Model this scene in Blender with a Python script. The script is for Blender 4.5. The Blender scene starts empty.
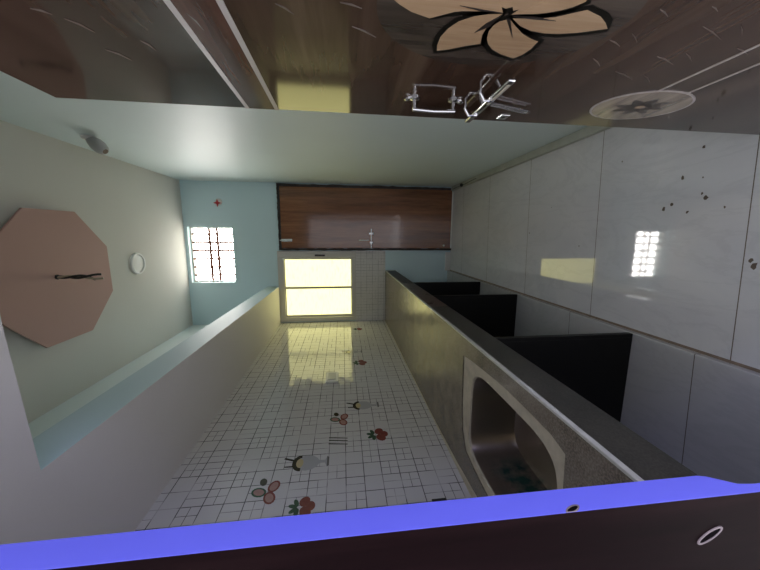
import bpy, bmesh, math, random
from mathutils import Vector, Matrix

C = bpy.context.scene.collection
random.seed(7)
PI = math.pi

# ------------------------------------------------------------------ camera
# the photograph was taken with the phone turned on its side: the camera is rolled
# a quarter turn, so that the ceiling lies to the left of the frame
CR = Vector((0.987, -0.013, 0.160)).normalized()     # image-right of the upright view, as (right, depth, up) rows below
cam_d = bpy.data.cameras.new('camera'); cam = bpy.data.objects.new('camera', cam_d); C.objects.link(cam)
cam_d.sensor_fit = 'HORIZONTAL'; cam_d.sensor_width = 36.0; cam_d.lens = 307 / 760 * 36.0
cam_d.clip_start = 0.01; cam_d.clip_end = 200
FWD = Vector((-0.16, 0.98, -0.118)).normalized()
UPV = Vector((-0.006, 0.118, 0.993)); UPV = (UPV - FWD * UPV.dot(FWD)).normalized()
RGT = FWD.cross(UPV).normalized()
X, Y, Z = -UPV, RGT, -FWD
cam.matrix_world = Matrix(((X.x, Y.x, Z.x, 0), (X.y, Y.y, Z.y, 0), (X.z, Y.z, Z.z, 0), (0, 0, 0, 1)))
bpy.context.scene.camera = cam

# ------------------------------------------------------------------ world, lights, exposure
vs = bpy.context.scene.view_settings
bpy.context.scene.display_settings.display_device = 'sRGB'
vs.view_transform = 'Standard'; vs.look = 'None'; vs.gamma = 1.0; vs.use_curve_mapping = False
vs.exposure = 1.35
SKY = 12
BACK = 0.55
w = bpy.data.worlds.new('world'); bpy.context.scene.world = w; w.use_nodes = True
nt = w.node_tree; nt.nodes.clear()
wo = nt.nodes.new('ShaderNodeOutputWorld'); wb = nt.nodes.new('ShaderNodeBackground')
wt = nt.nodes.new('ShaderNodeTexCoord'); wsx = nt.nodes.new('ShaderNodeSeparateXYZ')
wr = nt.nodes.new('ShaderNodeMapRange'); wr.inputs[1].default_value = -0.2; wr.inputs[2].default_value = 0.2
wm = nt.nodes.new('ShaderNodeMix'); wm.data_type = 'RGBA'
wm.inputs[6].default_value = (BACK * .92, BACK * .92, BACK * 1.0, 1)     # the dimmer room behind the camera
wm.inputs[7].default_value = (SKY * 1.0, SKY * .97, SKY * .92, 1)        # the sky outside the ventilator
nt.links.new(wt.outputs['Generated'], wsx.inputs[0]); nt.links.new(wsx.outputs[1], wr.inputs[0])
wz = nt.nodes.new('ShaderNodeMapRange'); wz.inputs[1].default_value = -0.05; wz.inputs[2].default_value = 0.12
wg = nt.nodes.new('ShaderNodeMix'); wg.data_type = 'RGBA'
wg.inputs[6].default_value = (SKY * .20, SKY * .18, SKY * .15, 1)        # the ground outside
wg.inputs[7].default_value = wm.inputs[7].default_value
nt.links.new(wsx.outputs[2], wz.inputs[0]); nt.links.new(wz.outputs[0], wg.inputs[0]); nt.links.new(wg.outputs[2], wm.inputs[7])
nt.links.new(wr.outputs[0], wm.inputs[0]); nt.links.new(wm.outputs[2], wb.inputs[0]); nt.links.new(wb.outputs[0], wo.inputs[0])

def area(name, loc, to, sx, sy, power, col, portal=False):
    d = bpy.data.lights.new(name, 'AREA'); d.shape = 'RECTANGLE'; d.size = sx; d.size_y = sy
    d.energy = power; d.color = col
    if portal: d.cycles.is_portal = True
    o = bpy.data.objects.new(name, d); C.objects.link(o); o.location = loc
    o.rotation_euler = (Vector(to) - Vector(loc)).to_track_quat('-Z', 'Y').to_euler()
    return o
area('ventilator_portal', (-.22, 3.66, 1.39), (-.22, 0, 1.39), .62, .48, 1, (1, 1, 1), True)
area('doorway_portal', (0, -.03, -.3), (0, 3, -.3), 1.0, 2.0, 1, (1, 1, 1), True)
# added violet light that brightens the door frame edge; its source is unseen
area('violet_edge_fill', (1.0, -.28, .0), (-.28, .27, -.05), .12, 1.2, 1.6, (.30, .33, 1.0))

# ------------------------------------------------------------------ mesh helpers
class MB:
    def __init__(s): s.bm = bmesh.new(); s.mi = 0
    def _m(s, fs):
        for f in fs: f.material_index = s.mi
        return fs
    def box(s, x0, x1, y0, y1, z0, z1, bev=0, seg=2):
        vs_ = [s.bm.verts.new(p) for p in ((x0,y0,z0),(x1,y0,z0),(x1,y1,z0),(x0,y1,z0),(x0,y0,z1),(x1,y0,z1),(x1,y1,z1),(x0,y1,z1))]
        fs = [s.bm.faces.new([vs_[i] for i in q]) for q in ((3,2,1,0),(4,5,6,7),(0,1,5,4),(1,2,6,5),(2,3,7,6),(3,0,4,7))]
        s._m(fs)
        if bev:
            es = list({e for f in fs for e in f.edges})
            r = bmesh.ops.bevel(s.bm, geom=es, offset=bev, segments=seg, affect='EDGES', profile=.5)
            s._m(r['faces'])
        return s
    def prism(s, pts, d):
        """flat polygon (3d points) pushed along the vector d"""
        d = Vector(d); a = [s.bm.verts.new(p) for p in pts]; b = [s.bm.verts.new(Vector(p) + d) for p in pts]
        n = len(pts); fs = [s.bm.faces.new(a), s.bm.faces.new(b[::-1])]
        for i in range(n):
            fs.append(s.bm.faces.new((a[(i+1) % n], a[i], b[i], b[(i+1) % n])))
        s._m(fs); return s
    def face(s, pts):
        s._m([s.bm.faces.new([s.bm.verts.new(p) for p in pts])]); return s
    def loft(s, loops, cap0=False, cap1=False, closed=True):
        L = [[s.bm.verts.new(p) for p in l] for l in loops]; fs = []
        for a, b in zip(L, L[1:]):
            n = len(a)
            for i in range(n if closed else n - 1):
                fs.append(s.bm.faces.new((a[i], a[(i+1) % n], b[(i+1) % n], b[i])))
        if cap0: fs.append(s.bm.faces.new(L[0][::-1]))
        if cap1: fs.append(s.bm.faces.new(L[-1]))
        s._m(fs); return s
    def lathe(s, prof, org, axis, n=32, cap0=True, cap1=True):
        """prof: (radius, height along axis)"""
        q = Vector(axis).normalized().to_track_quat('Z', 'Y').to_matrix(); org = Vector(org)
        loops = [[org + q @ Vector((r*math.cos(2*PI*i/n), r*math.sin(2*PI*i/n), h)) for i in range(n)] for r, h in prof]
        return s.loft(loops, cap0, cap1)
    def tube(s, pts, r, n=10):
        pts = [Vector(p) for p in pts]; loops = []; prev = None
        for i, p in enumerate(pts):
            t = (pts[min(i+1, len(pts)-1)] - pts[max(i-1, 0)]).normalized()
            if prev is None:
                a = t.orthogonal().normalized()
            else:
                a = (prev - t * prev.dot(t)).normalized()
            prev = a; b = t.cross(a)
            rr = r[i] if isinstance(r, (list, tuple)) else r
            loops.append([p + a*rr*math.cos(2*PI*k/n) + b*rr*math.sin(2*PI*k/n) for k in range(n)])
        return s.loft(loops, True, True)
    def build(s, name, mats, parent=None, smooth=False):
        bmesh.ops.recalc_face_normals(s.bm, faces=s.bm.faces)
        me = bpy.data.meshes.new(name); s.bm.to_mesh(me); s.bm.free()
        if not isinstance(mats, (list, tuple)): mats = [mats]
        for m in mats: me.materials.append(m)
        o = bpy.data.objects.new(name, me); C.objects.link(o)
        if smooth:
            for p in me.polygons: p.use_smooth = True
            try: me.set_sharp_from_angle(angle=math.radians(40))
            except Exception: pass
        if parent:
            o.parent = parent; o.matrix_parent_inverse = Matrix.Translation(-parent.location)
        return o

def tag(o, label, cat, group=None, kind=None):
    o['label'] = label; o['category'] = cat
    if group: o['group'] = group
    if kind: o['kind'] = kind
    return o
def empty(name, loc, label, cat, group=None, kind=None):
    o = bpy.data.objects.new(name, None); C.objects.link(o); o.location = loc; o.empty_display_size = .05
    return tag(o, label, cat, group, kind)

# ------------------------------------------------------------------ material helpers
class NT:
    def __init__(s, name):
        s.m = bpy.data.materials.new(name); s.m.use_nodes = True; s.t = s.m.node_tree; s.n = s.t.nodes
        s.b = s.n['Principled BSDF']; s.co = s.n.new('ShaderNodeTexCoord').outputs['Object']
    def add(s, typ, ins=None, **kw):
        x = s.n.new(typ)
        for k, v in kw.items(): setattr(x, k, v)
        for k, v in (ins or {}).items():
            if hasattr(v, 'is_output'): s.t.links.new(v, x.inputs[k])
            else: x.inputs[k].default_value = v
        return x
    def math(s, op, a, b=0.0, c=0.0): return s.add('ShaderNodeMath', {0: a, 1: b, 2: c}, operation=op).outputs[0]
    def mapping(s, scale, rot=(0,0,0), loc=(0,0,0)):
        return s.add('ShaderNodeMapping', {'Vector': s.co, 'Scale': scale, 'Rotation': rot, 'Location': loc}).outputs[0]
    def noise(s, vec, scale, detail=4, rough=.55, dist=0):
        return s.add('ShaderNodeTexNoise', {'Vector': vec, 'Scale': scale, 'Detail': detail, 'Roughness': rough, 'Distortion': dist}).outputs[0]
    def ramp(s, f, stops):
        r = s.add('ShaderNodeValToRGB', {0: f}); e = r.color_ramp.elements
        while len(e) < len(stops): e.new(.5)
        for x, (p, c) in zip(e, stops): x.position = p; x.color = (*c, 1)
        return r.outputs[0]
    def mix(s, f, a, b):
        x = s.n.new('ShaderNodeMix'); x.data_type = 'RGBA'
        for i, v in ((0, f), (6, a), (7, b)):
            if hasattr(v, 'is_output'): s.t.links.new(v, x.inputs[i])
            else: x.inputs[i].default_value = v if i == 0 else (*v, 1)
        return x.outputs[2]
    def col(s, v):
        if hasattr(v, 'is_output'): s.t.links.new(v, s.b.inputs['Base Color'])
        else: s.b.inputs['Base Color'].default_value = (*v, 1)
        return s
    def set(s, **kw):
        for k, v in kw.items():
            k = {'rough': 'Roughness', 'metal': 'Metallic', 'coat': 'Coat Weight', 'coat_rough': 'Coat Roughness', 'ior': 'IOR', 'spec': 'Specular IOR Level', 'coat_ior': 'Coat IOR'}[k]
            if hasattr(v, 'is_output'): s.t.links.new(v, s.b.inputs[k])
            else: s.b.inputs[k].default_value = v
        return s
    def bump(s, h, strength=.2, dist=.002):
        x = s.add('ShaderNodeBump', {'Height': h, 'Strength': strength, 'Distance': dist})
        s.t.links.new(x.outputs[0], s.b.inputs['Normal']); return s

def plain(name, col, rough=.5, metal=0, var=.08, scale=8, **kw):
    k = NT(name); n = k.noise(k.co, scale, 3)
    lo = tuple(c * (1 - var) for c in col); hi = tuple(min(1, c * (1 + var)) for c in col)
    return k.col(k.mix(n, lo, hi)).set(rough=rough, metal=metal, **kw).m

def paint(name, col, rough=.55, blot=.05):
    k = NT(name); n = k.noise(k.co, 1.6, 4); n2 = k.noise(k.co, 160, 2)
    lo = tuple(c * (1 - blot) for c in col); hi = tuple(min(1, c * (1 + blot)) for c in col)
    k.col(k.mix(n, lo, hi)).set(rough=rough); k.bump(n2, .06, .001); return k.m

M = {}
M['aqua'] = paint('aqua wall paint', (.70, .80, .81), .5)
M['blue'] = paint('pale blue wall paint', (.66, .84, .89), .5)
M['ceiling'] = paint('off white ceiling paint', (.68, .66, .61), .7)
M['loft_under'] = paint('white loft paint', (.66, .64, .66), .6)
M['rose'] = paint('dusty rose paint', (.54, .33, .29), .6)
M['white'] = plain('white plastic', (.80, .80, .77), .35, var=.03)
M['alu'] = plain('painted aluminium', (.62, .60, .57), .4, var=.05)
M['steel'] = NT('chrome').set(metal=1, rough=.18).col((.75, .75, .76)).m
M['black'] = plain('black plastic', (.012, .012, .012), .4); M['hole_shade'] = plain('hole shade black', (.006, .005, .006), 1.0, spec=0.0)  # matte black faces stand in for the shade inside the bolt holes
M['red'] = plain('red paint', (.5, .02, .03), .4)
M['skirt'] = plain('grey green skirting', (.40, .42, .38), .45, var=.25, scale=12)
M['bar'] = plain('rusty bar', (.22, .09, .06), .6)

def marble(name, base, tint, grout=True, step=.575, y0=.82):
    k = NT(name)
    n = k.noise(k.mapping((1, 1, 1), (0, 0, .5)), 2.2, 8, .6, 1.2)
    v = k.noise(k.mapping((2.5, .8, 1), (0, 0, .7)), 1.8, 10, .62, 2.0)
    c = k.mix(n, base, tint)
    vein = k.ramp(v, [(.46, (0, 0, 0)), (.5, (1, 1, 1)), (.54, (0, 0, 0))])
    c = k.mix(k.math('MULTIPLY', vein, .13), c, tuple(x * .55 for x in tint))
    if grout:
        sp = k.add('ShaderNodeSeparateXYZ', {0: k.co})
        yy = k.math('ADD', sp.outputs[1], k.math('MULTIPLY', sp.outputs[0], -.05))
        fr = k.math('FRACT', k.math('ADD', k.math('DIVIDE', k.math('SUBTRACT', yy, y0), step), 10.0))
        d = k.math('ABSOLUTE', k.math('SUBTRACT', fr, .5))
        g = k.math('GREATER_THAN', d, .5 - .0015 / step)
        tile = k.math('FLOOR', k.math('ADD', k.math('DIVIDE', k.math('SUBTRACT', yy, y0), step), 10.0))
        tn = k.add('ShaderNodeTexWhiteNoise', {'W': tile}, noise_dimensions='1D').outputs[0]
        c = k.mix(k.math('MULTIPLY', tn, .16), c, (.52, .53, .58))
        c = k.mix(g, c, (.16, .14, .12))
    sm = k.noise(k.co, 5, 3)
    k.col(c).set(rough=k.math('MULTIPLY_ADD', sm, .05, .02), ior=1.6, coat=.3, coat_rough=.03); return k.m
M['floor'] = marble('polished marble tile', (.80, .80, .81), (.56, .58, .65))
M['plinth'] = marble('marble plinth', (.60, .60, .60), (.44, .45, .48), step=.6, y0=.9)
M['stain'] = plain('dark stain', (.10, .075, .055), .7, var=.5, scale=60)

def wall_tile(name, cell, a, b, base, grout):
    """square white tiles, some of them scored into quarters or narrow borders"""
    k = NT(name); sp = k.add('ShaderNodeSeparateXYZ', {0: k.co})
    u = k.math('ADD', k.math('DIVIDE', sp.outputs[a], cell), 40.0); v = k.math('ADD', k.math('DIVIDE', sp.outputs[b], cell), 40.0)
    def line(x, wdt):
        f = k.math('FRACT', x); d = k.math('ABSOLUTE', k.math('SUBTRACT', f, .5)); return k.math('GREATER_THAN', d, .5 - wdt)
    g = k.math('MAXIMUM', line(u, .022), line(v, .022))
    iu = k.math('MODULO', k.math('FLOOR', u), 7.0); iv = k.math('MODULO', k.math('FLOOR', v), 5.0)
    rn = k.add('ShaderNodeTexWhiteNoise', {'Vector': k.add('ShaderNodeCombineXYZ', {0: iu, 1: iv}).outputs[0]}, noise_dimensions='2D')
    r = rn.outputs[0]
    split = k.math('LESS_THAN', r, .5)
    half = k.math('MULTIPLY', k.math('GREATER_THAN', r, .5), k.math('LESS_THAN', r, .68))
    s2 = k.math('MAXIMUM', line(k.math('ADD', u, .5), .014), line(k.math('ADD', v, .5), .014))
    s3 = line(k.math('ADD', u, .5), .014)
    g = k.math('MAXIMUM', g, k.math('MULTIPLY', split, s2)); g = k.math('MAXIMUM', g, k.math('MULTIPLY', half, s3))
    fade = k.noise(k.co, 9, 2)
    gs = k.math('MULTIPLY', g, k.ramp(fade, [(.36, (.3, .3, .3)), (.52, (1, 1, 1))]))
    tone = k.mix(k.math('MULTIPLY', rn.outputs[0], .35), base, tuple(x * .86 for x in base))
    k.col(k.mix(gs, tone, grout))
    r1 = k.math('SUBTRACT', k.add('ShaderNodeTexWhiteNoise', {'Vector': k.add('ShaderNodeCombineXYZ', {0: k.math('FLOOR', k.math('MULTIPLY', u, 2.0)), 1: k.math('FLOOR', k.math('MULTIPLY', v, 2.0)), 2: 1.0}).outputs[0]}).outputs[0], .5)
    r2 = k.math('SUBTRACT', k.add('ShaderNodeTexWhiteNoise', {'Vector': k.add('ShaderNodeCombineXYZ', {0: k.math('FLOOR', k.math('MULTIPLY', u, 2.0)), 1: k.math('FLOOR', k.math('MULTIPLY', v, 2.0)), 2: 7.0}).outputs[0]}).outputs[0], .5)
    tilt = k.math('ADD', k.math('MULTIPLY', r1, k.math('FRACT', k.math('MULTIPLY', u, 2.0))), k.math('MULTIPLY', r2, k.math('FRACT', k.math('MULTIPLY', v, 2.0))))
    wav = k.math('ADD', k.math('MULTIPLY', k.noise(k.co, 22, 2), .6), k.math('MULTIPLY', tilt, .5))
    h = k.math('SUBTRACT', k.math('MULTIPLY', wav, .8), k.math('MULTIPLY', g, .5))
    k.set(rough=.07, ior=1.55).bump(h, .55, .004); return k.m
M['tile'] = wall_tile('glazed wall tile', .075, 1, 2, (.62, .61, .62), (.10, .095, .10))
M['tile_end'] = wall_tile('glazed wall tile of the end', .066, 0, 2, (.76, .75, .75), (.30, .30, .31))

def granite(name, dark, light, rough, lift=.5):
    k = NT(name); a = k.noise(k.co, 210, 3, .7); b = k.noise(k.co, 14, 5, .65); c_ = k.noise(k.co, 3, 3)
    sp = k.ramp(a, [(.42, dark), (.62, light)])
    dust = k.ramp(k.math('ADD', k.math('MULTIPLY', b, .7), k.math('MULTIPLY', c_, .3)), [(.42, (0, 0, 0)), (.7, (1, 1, 1))])
    k.col(k.mix(k.math('MULTIPLY', dust, lift), sp, (.29, .25, .20)))
    k.set(rough=k.math('MULTIPLY_ADD', b, .14, rough), ior=1.6); return k.m
M['granite'] = granite('grey brown granite', (.062, .050, .038), (.20, .17, .135), .15)
M['granite_edge'] = granite('dark granite edge', (.004, .004, .004), (.03, .028, .027), .35, .12)
M['granite_red'] = granite('reddish granite edge', (.030, .016, .013), (.085, .05, .042), .22, .2)
M['granite_rim'] = plain('dusty cut granite', (.46, .46, .43), .7, var=.35, scale=40)
M['black_stone'] = plain('black granite', (.004, .004, .004), .45, ior=1.3, var=.4, scale=60)
M['cement'] = plain('pale cement', (.44, .40, .32), .8, var=.35, scale=30)

def wood(name, cols, axis, scale=1., rough=.12, coat=.6, sc=18, ior=1.5):
    k = NT(name); s_ = [sc] * 3; s_[axis] = sc * .07
    n = k.noise(k.mapping(tuple(s_)), scale, 6, .62, .6); f = k.noise(k.mapping(tuple(x * 7 for x in s_)), scale, 3, .6)
    t = k.math('ADD', k.math('MULTIPLY', n, .75), k.math('MULTIPLY', f, .25))
    k.col(k.ramp(t, [(.33, cols[0]), (.5, cols[1]), (.67, cols[2])]))
    k.set(rough=rough, coat=coat, coat_rough=.05, ior=ior); return k.m
M['door_wood'] = wood('varnished brown wood', ((.13, .048, .021), (.25, .10, .044), (.35, .155, .07)), 2, sc=14, coat=.3)
M['laminate'] = wood('dark laminate', ((.028, .015, .010), (.060, .034, .023), (.10, .064, .045)), 1, sc=9, rough=.07, coat=0, ior=1.45)
M['lam_red'] = wood('reddish laminate strip', ((.05, .02, .013), (.085, .036, .024), (.13, .06, .042)), 1, sc=20, coat=0)
M['lam_disc'] = wood('ebony grain laminate', ((.018, .013, .011), (.048, .036, .029), (.10, .078, .062)), 2, sc=11, coat=0)
M['petal'] = wood('pale petal veneer', ((.30, .19, .105), (.42, .28, .165), (.50, .35, .22)), 2, sc=20, rough=.25)
M['inlay'] = plain('silver inlay line', (.40, .36, .34), .35, var=.1)
M['arc'] = plain('faded arc print', (.12, .092, .08), .35, var=.2)
M['rough_frame'] = plain('blackened frame wood', (.018, .012, .010), .5, var=.6, scale=70)
M['violet'] = plain('violet edge tone', (.13, .14, .80), .5, var=.05, scale=4)  # frame edge given an even violet tone
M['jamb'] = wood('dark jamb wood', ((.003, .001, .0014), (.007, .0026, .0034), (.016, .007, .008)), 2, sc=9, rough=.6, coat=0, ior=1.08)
M['hole'] = plain('bare hole edge', (.20, .16, .18), .7, var=.3, scale=80)

def glow(name, col, strength):
    k = NT(name); n = k.noise(k.mapping((6, 1, 30)), 2, 4, .6)
    f = k.ramp(n, [(.36, (.88, .86, .78)), (.5, (1, 1, 1))])
    c = k.mix(1.0, col, col); e = k.add('ShaderNodeMix', {}, data_type='RGBA', blend_type='MULTIPLY')
    e.inputs[0].default_value = 1; e.inputs[6].default_value = (*col, 1); k.t.links.new(f, e.inputs[7])
    k.t.links.new(e.outputs[2], k.b.inputs['Emission Color']); k.b.inputs['Emission Strength'].default_value = strength
    k.col((.5, .5, .4)).set(rough=.3); return k.m
M['pane'] = glow('frosted daylit pane', (1.0, .935, .38), .85)

# ------------------------------------------------------------------ the setting
XL, XR, YE, YF = -.983, .541, 3.47, .28
ZF, ZC, ZL, ZK = -1.24, 1.645, .705, -.476
T = .14
def blob(cx, cy, r, z, n=9):
    return [(cx + r*random.uniform(.55, 1.15)*math.cos(2*PI*i/n), cy + r*random.uniform(.4, .9)*math.sin(2*PI*i/n), z) for i in range(n)]
m = MB(); m.box(XL - T, XR + T, -.6, YE + T, ZF - .1, ZF)
m.mi = 1
for x, y, r in ((.307, .981, .010), (.214, 1.034, .013), (.107, 1.086, .013), (.123, 1.059, .011), (.133, .949, .014), (.150, .962, .007),
                (.098, .89, .006), (-.086, .79, .018), (-.07, .80, .012), (.205, .968, .005), (.09, 1.0, .008), (.33, 1.3, .006), (-.05, 1.5, .006), (.02, 1.95, .007), (.17, 1.75, .004)):
    m.prism(blob(x, y, r * .75, ZF + .0004), (0, 0, -.003))
m.mi = 2; m.box(-.402, -.392, YF, YE, ZF - .001, ZF + .0012)
tag(m.build('floor', [M['floor'], M['stain'], plain('brown dirt line', (.22, .17, .13), .8, var=.5, scale=25)]), 'pale polished marble tile floor with dark specks', 'floor', kind='structure')

m = MB(); m.box(XL, -.402, YF, YE, ZF, ZF + .028, .003)
tag(m.build('trim_1', M['plinth']), 'low marble plinth on the floor under the granite counter', 'plinth', kind='structure')

m = MB(); m.box(XL - T, XR + T, YF - .1, YE + T, ZC, ZC + .1)
tag(m.build('ceiling', M['ceiling']), 'plain off-white painted ceiling above the kitchen', 'ceiling', kind='structure')

m = MB(); m.box(XR, XR + T, YF - .1, YE + T, ZF, ZC)
tag(m.build('wall_right', M['aqua']), 'pale aqua wall behind the open dark door, with the bulb holder', 'wall', kind='structure')

# tiled left wall with its printed fruit tiles
m = MB()
m.box(XL - T, XL, YF - .1, YE + T, ZF, ZL + .1); m.mi = 1; m.box(XL - T, XL, YF - .1, YE + T, ZL + .1, ZC)
def wp(y, z, o=.0006): return (XL + o, y, z)
def flat(pts, mi, o=.0006):
    m.mi = mi; m.face([wp(y, z, o) for y, z in pts])
def ell(cy, cz, ry, rz, a=0, n=14):
    return [(cy + ry*math.cos(t)*math.cos(a) - rz*math.sin(t)*math.sin(a), cz + ry*math.cos(t)*math.sin(a) + rz*math.sin(t)*math.cos(a)) for t in (2*PI*i/n for i in range(n))]
def berries(y, z, s, pale=False):
    r = 5 if pale else 2
    flat(ell(y - .022*s, z - .018*s, .026*s, .021*s, .5), r); flat(ell(y + .024*s, z - .012*s, .024*s, .020*s, -.5), r, .0008)
    flat(ell(y + .002*s, z - .036*s, .022*s, .018*s, .1), r, .0010)
    for a in (.4, 1.3, 2.2, 3.0): flat(ell(y + .022*s*math.cos(a), z + .012*s + .02*s*math.sin(a), .018*s, .009*s, a), 3, .0012)
def slices(y, z, s):
    for dy, dz, a in ((-.03, -.02, .4), (.024, -.026, -.3), (.0, .026, 1.2)):
        flat(ell(y + dy*s, z + dz*s, .030*s, .022*s, a), 3 if dz > 0 else 2); flat(ell(y + dy*s, z + dz*s, .022*s, .015*s, a), 5, .0009)
    flat(ell(y + .05*s, z + .02*s, .02*s, .014*s, .3), 4, .0009)
def cup(y, z, s):
    pr = [(.036, .03), (.040, .012), (.036, -.012), (.022, -.03), (.007, -.038), (.006, -.058), (.026, -.066)]
    pts = [(y + a*s, z + b*s) for a, b in pr] + [(y - a*s, z + b*s) for a, b in pr[::-1]]
    flat(pts, 6)
    flat([(y - .028*s, z - .066*s), (y + .028*s, z - .066*s), (y + .022*s, z - .074*s), (y - .022*s, z - .074*s)], 7, .0009)
    arc = [(y + .042*s*math.cos(t), z + .03*s + .034*s*math.sin(t)) for t in [PI*i/12 for i in range(13)]]
    inn = [(y + .026*s*math.cos(t), z + .03*s + .019*s*math.sin(t)) for t in [PI*i/12 for i in range(12, -1, -1)]]
    flat(arc + inn, 4, .0010); flat(ell(y, z + .036*s, .024*s, .014*s), 8, .0008)
    flat([(y + .01*s, z + .06*s), (y + .02*s, z + .058*s), (y + .034*s, z + .095*s), (y + .026*s, z + .098*s)], 4, .0012)
    flat([(y - .012*s, z + .06*s), (y - .02*s, z + .058*s), (y - .018*s, z + .09*s), (y - .012*s, z + .09*s)], 4, .0012)
def forks(y, z, s):
    for d in (-.02, .005, .024):
        flat([(y + (d-.003)*s, z - .045*s), (y + (d+.003)*s, z - .045*s), (y + (d+.016)*s, z + .045*s), (y + (d+.008)*s, z + .045*s)], 4)
cup(1.228, .158, 1.15); cup(1.66, -.115, 1.1); cup(2.50, -.075, 1.0)
slices(1.088, .309, 1.0); slices(1.535, .03, .95); berries(1.385, -.155, 1.05); berries(2.27, -.115, 1.1); berries(3.14, -.14, 1.0)
berries(1.004, .165, .95); forks(1.35, .035, 1.0)
tile_mats = [M['tile'], M['aqua'], plain('red berry glaze', (.20, .055, .045), .2, var=.4, scale=60), plain('green leaf glaze', (.05, .10, .06), .2, var=.4, scale=60),
             plain('dark fruit glaze', (.035, .03, .02), .2), plain('rosy slice glaze', (.38, .22, .20), .2, var=.2, scale=60),
             plain('grey glass glaze', (.40, .40, .42), .15), plain('dark line glaze', (.16, .15, .15), .2), plain('cream fruit glaze', (.5, .42, .25), .2)]
tag(m.build('wall_left', tile_mats), 'white tiled kitchen wall with printed fruit and dessert cups above the counter', 'wall', kind='structure')

# end wall with two openings
WX0, WX1, WZ0, WZ1 = -.955, -.195, -.125, .700
VX0, VX1, VZ0, VZ1 = -.515, .075, 1.166, 1.612
m = MB()
def endbox(x0, x1, z0, z1): m.box(x0, x1, YE, YE + T, z0, z1)
endbox(XL - T, XR + T, VZ1, ZC); endbox(XL - T, VX0, VZ0, VZ1); endbox(VX1, XR + T, VZ0, VZ1)
endbox(XL - T, XR + T, WZ1, VZ0); endbox(XL - T, WX0, WZ0, WZ1); endbox(WX1, XR + T, WZ0, WZ1); endbox(XL - T, XR + T, ZF, WZ0)
m.mi = 1; m.box(XL, -.172, YE - .006, YE, ZK, WZ0 - .012)
tag(m.build('wall_back', [M['blue'], M['tile_end']]), 'pale blue end wall with a tiled patch under the yellow window', 'wall', kind='structure')

# front wall the camera looks through
m = MB(); m.box(XL - T, -.56, YF - .1, YF, ZF, ZC); m.box(.40, XR + T, YF - .1, YF, ZF, ZC); m.box(-.56, .40, YF - .1, YF, .70, ZC)
tag(m.build('wall_front', M['loft_under']), 'doorway wall the picture is taken through, left of the violet strip', 'wall', kind='structure')

# loft slab running along the left wall and over the doorway
m = MB(); a = -.565
TOP = ZL + .130
pl = [(XL, YF), (.30, YF), (.30, .705), (-.20, .705), (-.545, .725), (-.567, YE), (XL, YE)]
m.prism([(x, y, ZL) for x, y in pl], (0, 0, TOP - ZL))
for f in m.bm.faces:
    if abs(f.calc_center_median().z - ZL) > .01: f.material_index = 1
tag(m.build('loft_slab', [M['loft_under'], paint('darker blue loft face', (.46, .60, .64), .55)]), 'concrete loft ledge along the left wall, lavender-white underside and pale blue face', 'loft', kind='structure')  # loft face toned darker than the blue of the end wall

m = MB(); m.box(.494, XR, YF, YE - .03, ZF, ZF + .03, .006)
tag(m.build('baseboard_right', M['skirt']), 'low grey-green skirting along the right wall', 'skirting', kind='structure')
m = MB(); m.box(-.402, -.19, YE - .014, YE, ZF, ZF + .06, .003)
tag(m.build('baseboard_back', M['white']), 'short whitish skirting under the blue end wall', 'skirting', kind='structure')

# frosted window
w1 = empty('window_1', (-.575, YE, WZ0), 'bright yellow frosted sliding window over the far end of the counter', 'window', kind='structure')
m = MB()
FX0, FX1, FZ0, FZ1 = -.972, -.176, -.140, .712
y0, y1 = YE - .018, YE + .05
m.box(FX0, FX0 + .045, y0, y1, FZ0, FZ1, .003); m.box(FX1 - .070, FX1, y0, y1, FZ0, FZ1, .003)
m.box(FX0 + .045, FX1 - .07, y0, y1, FZ1 - .065, FZ1, .003); m.box(FX0 + .045, FX1 - .07, y0, y1, FZ0, FZ0 + .045, .003)
m.build('window_frame', M['alu'], w1)
for i, (xa, xb, yy) in enumerate(((-.928, -.550, .012), (-.60, -.244, .0))):
    m = MB(); b = .025
    m.box(xa, xa + b, YE + yy, YE + yy + .02, FZ0 + .045, FZ1 - .065, .002); m.box(xb - b, xb, YE + yy, YE + yy + .02, FZ0 + .045, FZ1 - .065, .002)
    m.box(xa, xb, YE + yy, YE + yy + .02, FZ1 - .075, FZ1 - .063, .002); m.box(xa, xb, YE + yy, YE + yy + .02, FZ0 + .043, FZ0 + .055, .002)
    sa = m.build('sash', M['alu'], w1)
    m = MB(); m.box(xa + .01, xb - .01, YE + yy + .008, YE + yy + .013, FZ0 + .05, FZ1 - .07)
    m.build('pane', M['pane'], sa)
m = MB(); m.box(-.232, -.214, y0 - .012, y0, .20, .31, .003); m.build('window_latch', M['black'], w1)

# ventilator with bars
w2 = empty('window_2', (-.22, YE, VZ0), 'small barred ventilator window high on the blue end wall', 'window', kind='structure')
m = MB(); e = .014
for bx in ((VX0, VX1, VZ0, VZ0 + e), (VX0, VX1, VZ1 - e, VZ1), (VX0, VX0 + e, VZ0 + e, VZ1 - e), (VX1 - e, VX1, VZ0 + e, VZ1 - e)):
    m.box(bx[0], bx[1], YE + .05, YE + .075, bx[2], bx[3])
m.build('window_frame', M['ceiling'], w2)
for i in range(6):
    m = MB(); x = .002 - .0885 * i; m.tube([(x, YE + .062, VZ0), (x, YE + .062, VZ1)], .011, 8); m.build('bar', M['bar'], w2)
for z in (1.425, 1.345):
    m = MB(); m.box(VX0, VX1, YE + .066, YE + .072, z - .013, z + .013); m.build('crossbar', M['bar'], w2)

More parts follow.
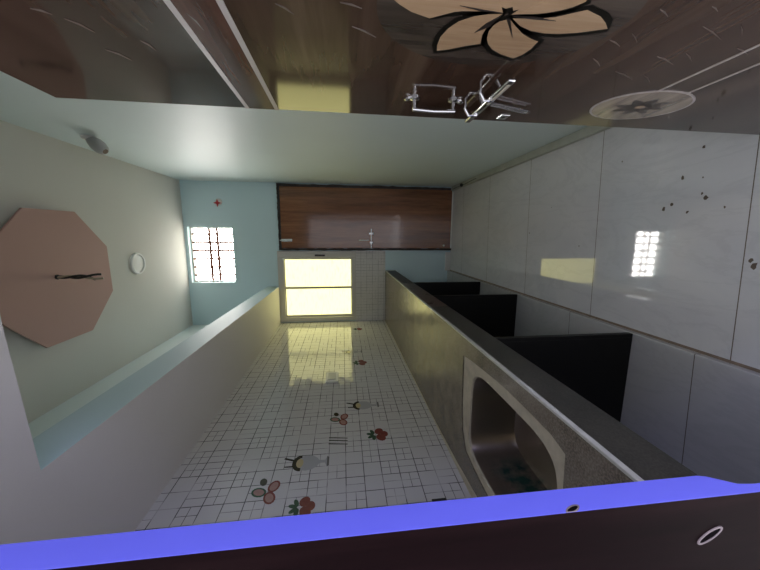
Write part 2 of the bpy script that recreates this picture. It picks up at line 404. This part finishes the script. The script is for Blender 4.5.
# brown door at the end
d1 = empty('door_1', (.18, YE, ZF), 'closed brown wooden door in the end wall beside the yellow window', 'door', kind='structure')
m = MB(); DX0, DX1, DZ1 = -.168, .530, .686
def rough_bar(x0, x1, z0, z1, vert):
    n = 40; pts = []
    if vert:
        pts = [(x0 + random.uniform(-.003, .003), z0 + (z1 - z0)*i/n) for i in range(n + 1)] + [(x1 + random.uniform(-.004, .004), z1 + (z0 - z1)*i/n) for i in range(n + 1)]
    else:
        pts = [(x0 + (x1 - x0)*i/n, z0 + random.uniform(-.004, .003)) for i in range(n + 1)] + [(x1 + (x0 - x1)*i/n, z1 + random.uniform(-.003, .003)) for i in range(n + 1)]
    m.prism([(x, YE - .028, z) for x, z in pts], (0, .028, 0))
rough_bar(DX0, DX0 + .022, ZF, DZ1, True); rough_bar(DX1 - .026, DX1, ZF + .03, DZ1, True); rough_bar(DX0 + .022, DX1 - .026, DZ1 - .026, DZ1, False)
m.build('door_frame', M['rough_frame'], d1)
m = MB(); m.box(DX0 + .022, DX1 - .026, YE - .020, YE - .001, ZF + .012, DZ1 - .026, .003); m.build('door_leaf', M['door_wood'], d1)
m = MB(); m.box(DX0 + .022, DX1 - .05, YE - .022, YE, ZF, ZF + .012); m.build('threshold', M['white'], d1)
yl = YE - .020
m = MB(); m.box(-.075, -.045, yl - .006, yl, .545, .665, .002); m.tube([(-.06, yl - .012, .55), (-.06, yl - .012, .675)], .006); m.build('tower_bolt', M['steel'], d1, True)
m = MB(); m.tube([(-.150, yl - .014, -.312), (.07, yl - .014, -.312)], .007); m.box(-.10, -.07, yl - .02, yl, -.33, -.295, .002); m.box(.0, .03, yl - .02, yl, -.34, -.285, .002)
m.build('sliding_bolt', M['steel'], d1, True)
m = MB(); m.tube([(-.055, yl, -.17), (-.055, yl - .035, -.175), (-.055, yl - .035, -.285), (-.055, yl, -.29)], .006); m.build('door_handle', M['steel'], d1, True)
m = MB(); m.lathe([(.012, 0), (.012, .006), (.006, .010)], (-.112, yl, -1.15), (0, -1, 0), 16); m.build('screw_cap', M['white'], d1, True)

# ------------------------------------------------------------------ open decorated door leaf
LX, LY0, LY1, LZ0, LZ1 = .300, .262, .829, ZF + .008, .636
d2 = empty('door_2', (LX, LY0, ZF), 'open dark laminate door leaf with pale flower inlay along the right wall', 'door', kind='structure')
m = MB(); m.box(LX, LX + .032, LY0, LY1, LZ0, LZ1, .0015); m.build('door_leaf', M['laminate'], d2)
def dp(y, z, o): return (LX - o, y, z)
def inlay(name, polys, mat, o, par=d2, th=.0015):
    mm = MB()
    for p in polys: mm.prism([dp(y, z, o) for y, z in p], (th, 0, 0))
    return mm.build(name, mat, par)
def band(z, hw, ya, yb): return [(ya, z - hw), (yb, z - hw), (yb, z + hw), (ya, z + hw)]
LR, LU, LF = RGT, UPV, FWD
def on_leaf(px, py):
    """where the ray of a spot in the picture meets the face of the leaf"""
    r = LR * (285 - py) + LU * (380 - px) + LF * 307
    k = LX / r.x
    return (r.y * k, r.z * k)
inlay('reddish_strip', [band(.189, .030, LY0, LY1 - .001)], M['lam_red'], .0008)
for z in (.223, .155): inlay('inlay_line', [band(z, .0045, LY0, LY1 - .001)], M['inlay'], .0014)
for z in (-.655, -.725): inlay('inlay_line', [band(z, .0028, LY0, .64)], M['inlay'], .0014)
FC = (.449, -.226)
disc = inlay('flower_disc', [[(FC[0] + .128*math.cos(t), FC[1] + .178*math.sin(t)) for t in (2*PI*i/64 for i in range(64))]], M['lam_disc'], .0008)
def c2(p): return on_leaf(400 + p[0]/5.43, p[1]/5.43)
def c3(p): return on_leaf(500 + p[0]/5.43, p[1]/5.43)
pet = [
 [c2(p) for p in ((20,-30),(45,0),(110,45),(180,82),(250,62),(340,53),(450,55),(560,63),(552,30),(540,0),(530,-30))],
 [c2(p) for p in ((200,270),(202,240),(220,195),(260,150),(320,110),(400,84),(480,72),(556,69),(510,100),(470,145),(446,185),(437,232),(350,245),(270,262))],
 [c2(p) for p in ((585,100),(540,112),(505,135),(482,165),(472,200),(478,232),(500,262),(545,288),(615,312),(660,295),(710,262),(750,220),(715,208),(670,182),(630,140),(605,108))],
 [c3(p) for p in ((70,95),(110,135),(170,162),(240,175),(320,178),(420,172),(585,150),(575,120),(548,85),(475,48),(400,65),(300,88),(200,96),(120,95))],
 [c3(p) for p in ((75,70),(150,40),(240,6),(262,-30),(485,-30),(465,3),(400,30),(330,50),(250,64),(180,70))],
 [c3(p) for p in ((72,52),(66,0),(64,-40),(225,-30),(228,3),(150,32))]]
def grow(p, e):
    n_ = len(p); ar = sum(p[i][0]*p[(i+1) % n_][1] - p[(i+1) % n_][0]*p[i][1] for i in range(n_)); sg = 1 if ar > 0 else -1; q = []
    for i in range(n_):
        a_, b_ = Vector(p[i-1]), Vector(p[(i+1) % n_]); t_ = (b_ - a_).normalized(); q.append((p[i][0] + t_.y*e*sg, p[i][1] - t_.x*e*sg))
    return q
inlay('flower_border', [grow(p, .009) for p in pet], plain('black flower border', (.005, .004, .003), .4, var=.3, ior=1.3), .0012)
for i, p in enumerate(pet): inlay('petal', [p], M['petal'], .0016, d2)
for i in (1, 2, 3): inlay('petal', [[(2*FC[0] - y, 2*FC[1] - z) for y, z in pet[i]]], M['petal'], .0013, d2)
spk = [[c2(p) for p in ((325,22),(440,42),(560,63),(440,52))], [c2(p) for p in ((405,170),(470,118),(560,70),(490,135))],
       [c2(p) for p in ((578,95),(600,97),(612,198))], [c3(p) for p in ((70,82),(190,84),(305,106),(180,97))]]
inlay('flower_veins', spk, M['rough_frame'], .0022)
# medallion
mc = on_leaf(640, 106)
def ring(s): return [(mc[0] + .078*s*math.cos(t), mc[1] + .110*s*math.sin(t)) for t in (2*PI*i/40 for i in range(40))]
md = inlay('medallion', [ring(1)], M['inlay'], .0018)
inlay('medallion_face', [ring(.95)], wood('worn medallion print', ((.16, .12, .09), (.34, .27, .21), (.50, .42, .33)), 1, sc=30), .0022, md)
inlay('medallion_petals', [[(mc[0] + math.cos(a)*.045*t - math.sin(a)*.009*math.sin(PI*t)*s, mc[1] + 1.4*(math.sin(a)*.045*t + math.cos(a)*.009*math.sin(PI*t)*s)) for s, ts in ((1, range(0, 9)), (-1, range(7, 0, -1))) for t in [k/8 for k in ts]] for a in [2*PI*j/8 for j in range(8)]], plain('dark medallion print', (.06, .042, .034), .3), .0026, md)
inlay('medallion_centre', [[(mc[0] + .008*math.cos(t), mc[1] + .011*math.sin(t)) for t in (2*PI*i/16 for i in range(16))]], M['petal'], .003, md)
# small faded arcs
arcs = [((712,6),(718,11)), ((632,33),(637,42)), ((593,58),(600,66)), ((741,25),(742,35)), ((686,53),(692,61)), ((644,75),(650,82)), ((610,40),(620,46)), ((703,26),(721,39)),
        ((657,56),(673,64)), ((615,71),(632,79)), ((660,9),(668,16)), ((737,48),(748,54)), ((64,18),(95,32)), ((105,49),(132,60)), ((275,3),(294,14)), ((352,26),(376,37)), ((186,12),(204,30)), ((30,8),(52,14)), ((340,2),(362,8)), ((140,40),(156,50))]
pol = []
for (ax, ay), (bx, by) in arcs:
    cx, cy = (ax + bx)/2, (ay + by)/2; nx, ny = -(by - ay), bx - ax; l = math.hypot(nx, ny); nx /= l; ny /= l
    pol.append([on_leaf(ax, ay), on_leaf(cx - nx*1.6, cy - ny*1.6), on_leaf(bx, by), on_leaf(cx - nx*.3, cy - ny*.3)])
inlay('arc_print', pol, M['arc'], .0012)
# pull handle
def at_x(px, py, X_):
    y, z = on_leaf(px, py); k = X_ / LX; return Vector((X_, y * k, z * k))
xb = LX - .024
ba, bb = at_x(413.8, 110.2, xb), at_x(453.4, 110.8, xb)
hy = (ba.y + bb.y) / 2
m = MB()
for p in (ba, bb):
    m.lathe([(.011, 0), (.011, .003), (.0045, .006), (.0045, .022)], (LX, hy, p.z), (-1, 0, 0), 14)
    zz = p.z + (.016 if p is ba else -.016)
    m.box(LX - .003, LX, hy - .008, hy + .008, min(zz, p.z), max(zz, p.z), .001)
    m.lathe([(.007, 0), (.007, .003), (.003, .005)], (LX - .002, hy, zz), (-1, 0, 0), 12)
m.tube([(xb, hy, ba.z + .004), (xb - .002, hy, (ba.z + bb.z)/2), (xb, hy, bb.z - .004)], .0045)
m.build('pull_handle', M['steel'], d2, True)
# sliding door bolt: flat bar, brackets, grip, hasp
xr = LX - .018
pa, pb = at_x(466, 121.3, xr), at_x(514, 79.5, xr); bz = (pa.z + pb.z) / 2
m = MB(); m.box(xr - .004, xr + .003, pb.y, pa.y, bz - .0075, bz + .0075, .003, 3)
lt = m.build('sliding_bolt', M['steel'], d2, True)
m = MB(); m.box(xr - .0045, xr - .0038, pb.y + .012, pb.y + .10, bz - .0032, bz + .0032); m.build('bolt_groove', M['cement'], lt)
for px, py in ((492, 98), (473, 113)):
    q = at_x(px, py, xr)
    m = MB(); m.tube([(LX, q.y, bz + .026), (LX - .010, q.y, bz + .027), (xr - .006, q.y, bz + .018), (xr - .006, q.y, bz), (LX - .004, q.y, bz - .014), (LX, q.y, bz - .016)], .0032, 8)
    m.build('bolt_bracket', M['steel'], lt, True)
ha, hb = at_x(489, 104.5, LX - .010), at_x(528, 113.5, LX - .010)
m = MB()
d = (hb - ha).normalized(); nrm = Vector((1, 0, 0)).cross(d) * .0065
for o_ in (-1, 1):
    m.prism([ha + nrm*o_*.55, hb + nrm*o_*.55, hb + nrm*o_, ha + nrm*o_], (.003, 0, 0))
for e_, f_ in ((ha, .008), (hb, -.008)):
    m.prism([e_ + nrm, e_ - nrm, e_ - nrm + d*f_, e_ + nrm + d*f_], (.003, 0, 0))
m.build('hasp', M['steel'], lt)
pc = at_x(503.2, 116.5, LX)
m = MB(); m.box(LX - .0025, LX, pc.y - .014, pc.y + .014, pc.z - .012, pc.z + .012, .001)
pl_ = m.build('strike_plate', M['steel'], lt)
m = MB(); m.lathe([(.0048, 0), (.0048, .0006)], (LX - .0025, pc.y, pc.z), (-1, 0, 0), 14)
m.build('screw_hole', M['black'], lt)  # flat black disc painted for the dark inside of the hole

# door frame post with the violet rebate
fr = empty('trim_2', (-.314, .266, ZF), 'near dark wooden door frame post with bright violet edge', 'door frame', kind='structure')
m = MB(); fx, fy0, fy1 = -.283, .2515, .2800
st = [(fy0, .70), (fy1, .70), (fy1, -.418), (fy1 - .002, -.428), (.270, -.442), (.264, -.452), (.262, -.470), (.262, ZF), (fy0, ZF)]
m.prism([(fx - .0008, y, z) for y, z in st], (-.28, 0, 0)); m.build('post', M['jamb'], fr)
m = MB(); m.prism([(fx, max(y, fy0 + .0004), z) for y, z in st], (-.0008, 0, 0)); m.build('violet_edge', M['violet'], fr)
def oval(cx, cz, ru, rv, a, n=20): return [(cx + ru*math.cos(t)*math.cos(a) - rv*math.sin(t)*math.sin(a), cz + ru*math.cos(t)*math.sin(a) + rv*math.sin(t)*math.cos(a)) for t in (2*PI*i/n for i in range(n))]
m = MB(); ro, ri = oval(-.333, -.408, .017, .0062, -1.0), oval(-.333, -.408, .0145, .0045, -1.0)
m.loft([[(x, fy0, z) for x, z in ro], [(x, fy0 - .0012, z) for x, z in ro], [(x, fy0 - .0012, z) for x, z in ri], [(x, fy0 - .0004, z) for x, z in ri]])
m.mi = 1; m.face([(x, fy0 - .0005, z) for x, z in ri]); m.build('bolt_hole', [M['hole'], M['hole_shade']], fr)
m = MB(); ro, ri = oval(.2545, -.236, .010, .0035, 1.9), oval(.2545, -.236, .008, .0022, 1.9)
ro = [(max(y, fy0), z) for y, z in ro]; ri = [(max(y, fy0 + .0003), z) for y, z in ri]
m.loft([[(fx, y, z) for y, z in ro], [(fx + .0008, y, z) for y, z in ro], [(fx + .0008, y, z) for y, z in ri], [(fx + .0003, y, z) for y, z in ri]])
m.mi = 1; m.face([(fx + .0004, y, z) for y, z in ri]); m.build('bolt_hole', [M['hole'], M['hole_shade']], fr)

# ------------------------------------------------------------------ granite counter
ct = empty('kitchen_counter', (-.69, 1.88, ZK - .04), 'long grey-brown granite kitchen counter with a sink cut-out along the tiled wall', 'counter')
KX = -.3965
cut = [(-.476, 1.128), (-.62, 1.122), (-.70, 1.118), (-.79, 1.10), (-.85, 1.062), (-.866, .98), (-.876, .88), (-.872, .72), (-.86, .60), (-.84, .545), (-.70, .54), (-.557, .545), (-.47, .55), (-.456, .60), (-.452, .70), (-.450, .814), (-.456, .92), (-.466, 1.05)]
m = MB(); ya, yb, zt, zb = .45, 1.25, ZK, ZK - .03
m.box(XL + .001, KX - .006, YF + .001, ya, zb, zt); m.box(XL + .001, KX - .006, yb, YE - .008, zb, zt)
cc = Vector((-.67, .83))
def to_rect(p):
    d = Vector(p) - cc; x0, x1 = XL + .001, KX - .006
    ts = []
    if d.x > 0: ts.append((x1 - cc.x)/d.x)
    if d.x < 0: ts.append((x0 - cc.x)/d.x)
    if d.y > 0: ts.append((yb - cc.y)/d.y)
    if d.y < 0: ts.append((ya - cc.y)/d.y)
    q = cc + d*min(ts); return (q.x, q.y)
inn = []; out = []
for i, p in enumerate(cut):
    q = cut[(i+1) % len(cut)]; inn.append(p); out.append(to_rect(p))
    mid = ((p[0]+q[0])/2, (p[1]+q[1])/2)
    inn.append(mid); out.append(to_rect(mid))
# put rectangle corners in: snap the ring point nearest to each corner
for cx, cy in ((XL + .001, ya), (XL + .001, yb), (KX - .006, ya), (KX - .006, yb)):
    j = min(range(len(out)), key=lambda i: (out[i][0]-cx)**2 + (out[i][1]-cy)**2); out[j] = (cx, cy)
m.loft([[(x, y, zb) for x, y in out], [(x, y, zt) for x, y in out], [(x, y, zt) for x, y in inn], [(x, y, zb) for x, y in inn], [(x, y, zb) for x, y in out]])
m.build('worktop', M['granite'], ct)
m = MB(); m.box(KX - .006, KX + .001, YF + .001, YE - .008, ZK - .012, ZK + .0008, .0012); m.build('chipped_edge', M['granite_rim'], ct)
for i, (ya_, yb_) in enumerate(((YF + .001, 1.640), (1.646, 2.49), (2.494, YE - .008))):
    m = MB(); m.box(KX - .022, KX, ya_, yb_, ZK - .115, ZK - .012, .001); ap = m.build('front_apron', M['granite_red'] if i == 1 else M['granite_edge'], ct)
    if i == 1: ap['label'] = 'reddish-brown apron section'

m = MB(); m.prism([(XL + .001, .30, ZK + .0002), (XL + .075, .30, ZK + .0002), (XL + .062, .62, ZK + .0002), (XL + .045, .85, ZK + .0002), (XL + .022, 1.15, ZK + .0002), (XL + .008, 1.5, ZK + .0002), (XL + .006, YE - .01, ZK + .0002), (XL + .001, YE - .01, ZK + .0002)], (0, 0, .003))
m.build('cement_joint', M['cement'], ct)

# black partition slabs under the counter
for y, zt_, lab in ((2.575, ZK - .031, 'black granite partition under the counter, farthest and nearest the end wall'),
                    (1.985, ZK - .031, 'black granite partition under the counter, the middle one of three'),
                    (1.110, ZK - .031, 'black granite partition under the counter, nearest, by the sink')):
    m = MB(); m.box(XL + .002, -.420, y, y + .022, ZF + .029, zt_, .0015); m.box(-.4205, -.404, y, y + .022, ZF + .029, ZK - .116, .0015)
    tag(m.build('counter_partition', M['black_stone']), lab, 'stone slab', 'black granite partitions under the counter')

# sink
sk = empty('kitchen_sink', (-.68, .81, ZK - .2), 'stained stainless steel sink basin set into the granite counter', 'sink')
def rr(cx, cy, hx, hy, r, z, n=9):
    pts = []
    for k, (sx, sy) in enumerate(((1, 1), (-1, 1), (-1, -1), (1, -1))):
        for i in range(n):
            t = PI/2*k + PI/2*i/(n-1); pts.append((cx + sx*(hx - r) + r*math.cos(t), cy + sy*(hy - r) + r*math.sin(t), z))
    return pts
sx, sy, hx, hy = -.668, .808, .172, .238
zr = ZK - .004
dense = []
for i, p in enumerate(inn):
    q = inn[(i+1) % len(inn)]
    for t in (0, .5): dense.append((p[0] + (q[0]-p[0])*t, p[1] + (q[1]-p[1])*t))
def se(p, ax_, ay_, z, e=5.0):
    d = Vector((p[0]-sx, p[1]-sy)).normalized(); rr_ = (abs(d.x/ax_)**e + abs(d.y/ay_)**e)**(-1/e)
    return (sx + d.x*rr_, sy + d.y*rr_, z)
def shrink(p, e): 
    d = Vector((sx-p[0], sy-p[1])).normalized(); return (p[0] + d.x*e, p[1] + d.y*e)
m = MB()
o1 = [shrink(p, .0012) for p in dense]
m.loft([[(x, y, ZK - .03) for x, y in o1], [(x, y, zr) for x, y in o1], [se(p, hx + .004, hy + .004, zr - .001) for p in dense], [se(p, hx, hy, zr - .008) for p in dense]])
m.build('rim', M['cement'], sk, True)
k = NT('stained steel'); n = k.noise(k.co, 7, 4, .6); sp = k.add('ShaderNodeSeparateXYZ', {0: k.co})
gx = k.add('ShaderNodeMapRange', {0: sp.outputs[0], 1: -.80, 2: -.825}).outputs[0]
gz = k.add('ShaderNodeMapRange', {0: sp.outputs[2], 1: -.50, 2: -.56}).outputs[0]
gy = k.add('ShaderNodeMapRange', {0: sp.outputs[1], 1: 1.0, 2: .93}).outputs[0]
sm_ = k.ramp(n, [(.38, (0, 0, 0)), (.52, (1, 1, 1))])
low = k.math('MULTIPLY', k.math('MULTIPLY', gx, gz), k.math('MULTIPLY', gy, sm_))
k.col(k.mix(low, (.34, .29, .25), (.010, .055, .045))).set(metal=k.math('MULTIPLY_ADD', low, -.7, .92), rough=k.math('MULTIPLY_ADD', n, .2, .22))
M['sink'] = k.m
m = MB()
m.loft([[se(p, hx*f, hy*f2, zr + dz, e_) for p in dense] for f, f2, dz, e_ in ((1, 1, -.007, 5), (.975, .98, -.04, 5), (.94, .95, -.155, 4.8), (.90, .925, -.178, 4.5), (.78, .83, -.190, 4), (.24, .17, -.196, 2))], False, True)
m.build('basin', M['sink'], sk, True)
m = MB(); m.lathe([(.040, 0), (.040, .004), (.028, .003), (.024, .0005)], (sx, sy, zr - .1955), (0, 0, 1), 24); m.build('drain', M['steel'], sk, True)

# ------------------------------------------------------------------ ceiling things
ZP = ZC - .055
oc = (-.25, 2.0); RO = .412
m = MB(); pts = [(oc[0]*.967 + RO*.967*math.cos(math.radians(-23 + 45*i)), oc[1]*.967 + RO*.967*math.sin(math.radians(-23 + 45*i)), ZP) for i in range(8)]
m.prism(pts, (0, 0, .012)); m.mi = 1
m.prism([(oc[0] + (p[0] - oc[0])*.78, oc[1] + (p[1] - oc[1])*.78, ZP + .012) for p in pts], (0, 0, .043))
tag(m.build('ceiling_medallion', [M['rose'], M['aqua']]), 'dusty rose octagonal panel dropped below the off-white ceiling', 'ceiling panel')
wx, wy = -.25*.967, 1.967*.967
wr_ = empty('hanging_wire', (wx, wy, ZP), 'twisted dark wires hanging from the middle of the rose octagon', 'wire')
def strand(ph, col, zb, kick):
    m = MB(); pts = []
    for i in range(15):
        t = i/14; z = ZP - t*(ZP - zb); r = .004 + .006*t
        pts.append((wx + r*math.cos(7*t + ph) + kick[0]*max(0, t - .75)*4, wy + r*math.sin(7*t + ph) + kick[1]*max(0, t - .75)*4, z))
    m.tube(pts, .0062, 8); m.build('strand', col, wr_, True)
strand(0, M['black'], 1.375, (.004, .012)); strand(2.1, M['black'], 1.40, (-.006, 0)); strand(4.2, plain('pale wire', (.45, .38, .28), .5), 1.36, (-.012, .02))
m = MB(); m.lathe([(.014, 0), (.014, .006), (.008, .012)], (wx, wy, ZP), (0, 0, -1), 14); m.build('ceiling_rose', M['black'], wr_, True)

cl = empty('ceiling_light', (-.236, 2.675, ZC), 'round white ceiling light between the rose octagon and the ventilator', 'light')
m = MB(); m.lathe([(.086, 0), (.086, .012), (.080, .018), (.070, .018), (.066, .008)], (-.236, 2.675, ZC), (0, 0, -1), 40, True, False); m.build('rim', M['white'], cl, True)
m = MB(); m.lathe([(.0662, .004), (.0662, .009), (.03, .011), (.001, .0115)], (-.236, 2.675, ZC), (0, 0, -1), 40, False, True); m.build('diffuser', M['white'], cl, True)

lh = empty('lamp_holder', (XR, 2.02, 1.415), 'empty white bulb holder high on the aqua wall near the ceiling', 'lamp holder')
m = MB(); m.lathe([(.034, 0), (.034, .010), (.026, .018)], (XR, 2.03, 1.42), (-1, 0, 0), 24); m.build('base', M['white'], lh, True)
ax = Vector((-.62, -.10, -.75)).normalized(); o = Vector((XR - .012, 2.03, 1.418))
m = MB(); m.lathe([(.020, 0), (.028, .018), (.036, .045), (.036, .075), (.028, .098), (.018, .108), (.015, .108), (.015, .085)], o, ax, 24, True, False); m.build('shade', plain('greyed white plastic', (.42, .42, .41), .45, var=.1), lh, True)
m = MB(); m.lathe([(.0148, .085), (.0148, .109)], o, ax, 20); m.build('socket', plain('brown socket', (.10, .05, .03), .5), lh, True)

hk = empty('wall_hook', (.321, YE, 1.289), 'small red four-point star on a white knob on the blue wall', 'hook')
m = MB(); m.lathe([(.034, 0), (.034, .008), (.028, .012)], (.332, YE, 1.278), (0, -1, 0), 20); m.build('knob', M['white'], hk, True)
m = MB(); pts = []
for i in range(8):
    r = .040 if i % 2 == 0 else .014; t = PI/2 + i*PI/4; pts.append((.321 + r*math.cos(t), YE - .018, 1.289 + r*math.sin(t)))
m.prism(pts, (0, .007, 0)); m.build('star', M['red'], hk)

sw = empty('switch_plate', (XL, 2.03, .087), 'white rectangular electric socket box on the fruit tiles', 'switch')
m = MB(); m.box(XL, XL + .012, 1.955, 2.105, .045, .128, .003); m.build('plate', M['white'], sw)
m = MB(); m.box(XL + .012, XL + .017, 1.98, 2.08, .06, .113, .002); m.build('insert', plain('grey switch insert', (.55, .56, .56), .4), sw)

m = MB(); m.box(XL, XL + .006, .958, .980, -.375, -.318, .002)
tag(m.build('wall_clip', M['black']), 'small black clip on the tiles above the sink', 'clip')

m = MB(); m.lathe([(.001, 0), (.014, .004), (.018, .016), (.013, .028), (.001, .032)], (.505, 3.10, ZF + .030), (0, 0, 1), 14)
st_ = tag(m.build('door_stopper', M['black'], None, True), 'small black lump on the skirting near the brown door', 'door stopper')
m = MB(); m.tube([(.515, 2.78, ZF + .033), (.512, 2.9, ZF + .033), (.507, 3.0, ZF + .033), (.503, 3.09, ZF + .036), (.508, 3.2, ZF + .033), (.505, 3.38, ZF + .033)], .003, 6)
m.build('cord', M['black'], st_, True)

# everything that is not part of the building's shell is a thing
for o_ in C.objects:
    if o_.parent is None and o_.type in {'MESH', 'EMPTY'} and 'kind' not in o_: o_['kind'] = 'thing'
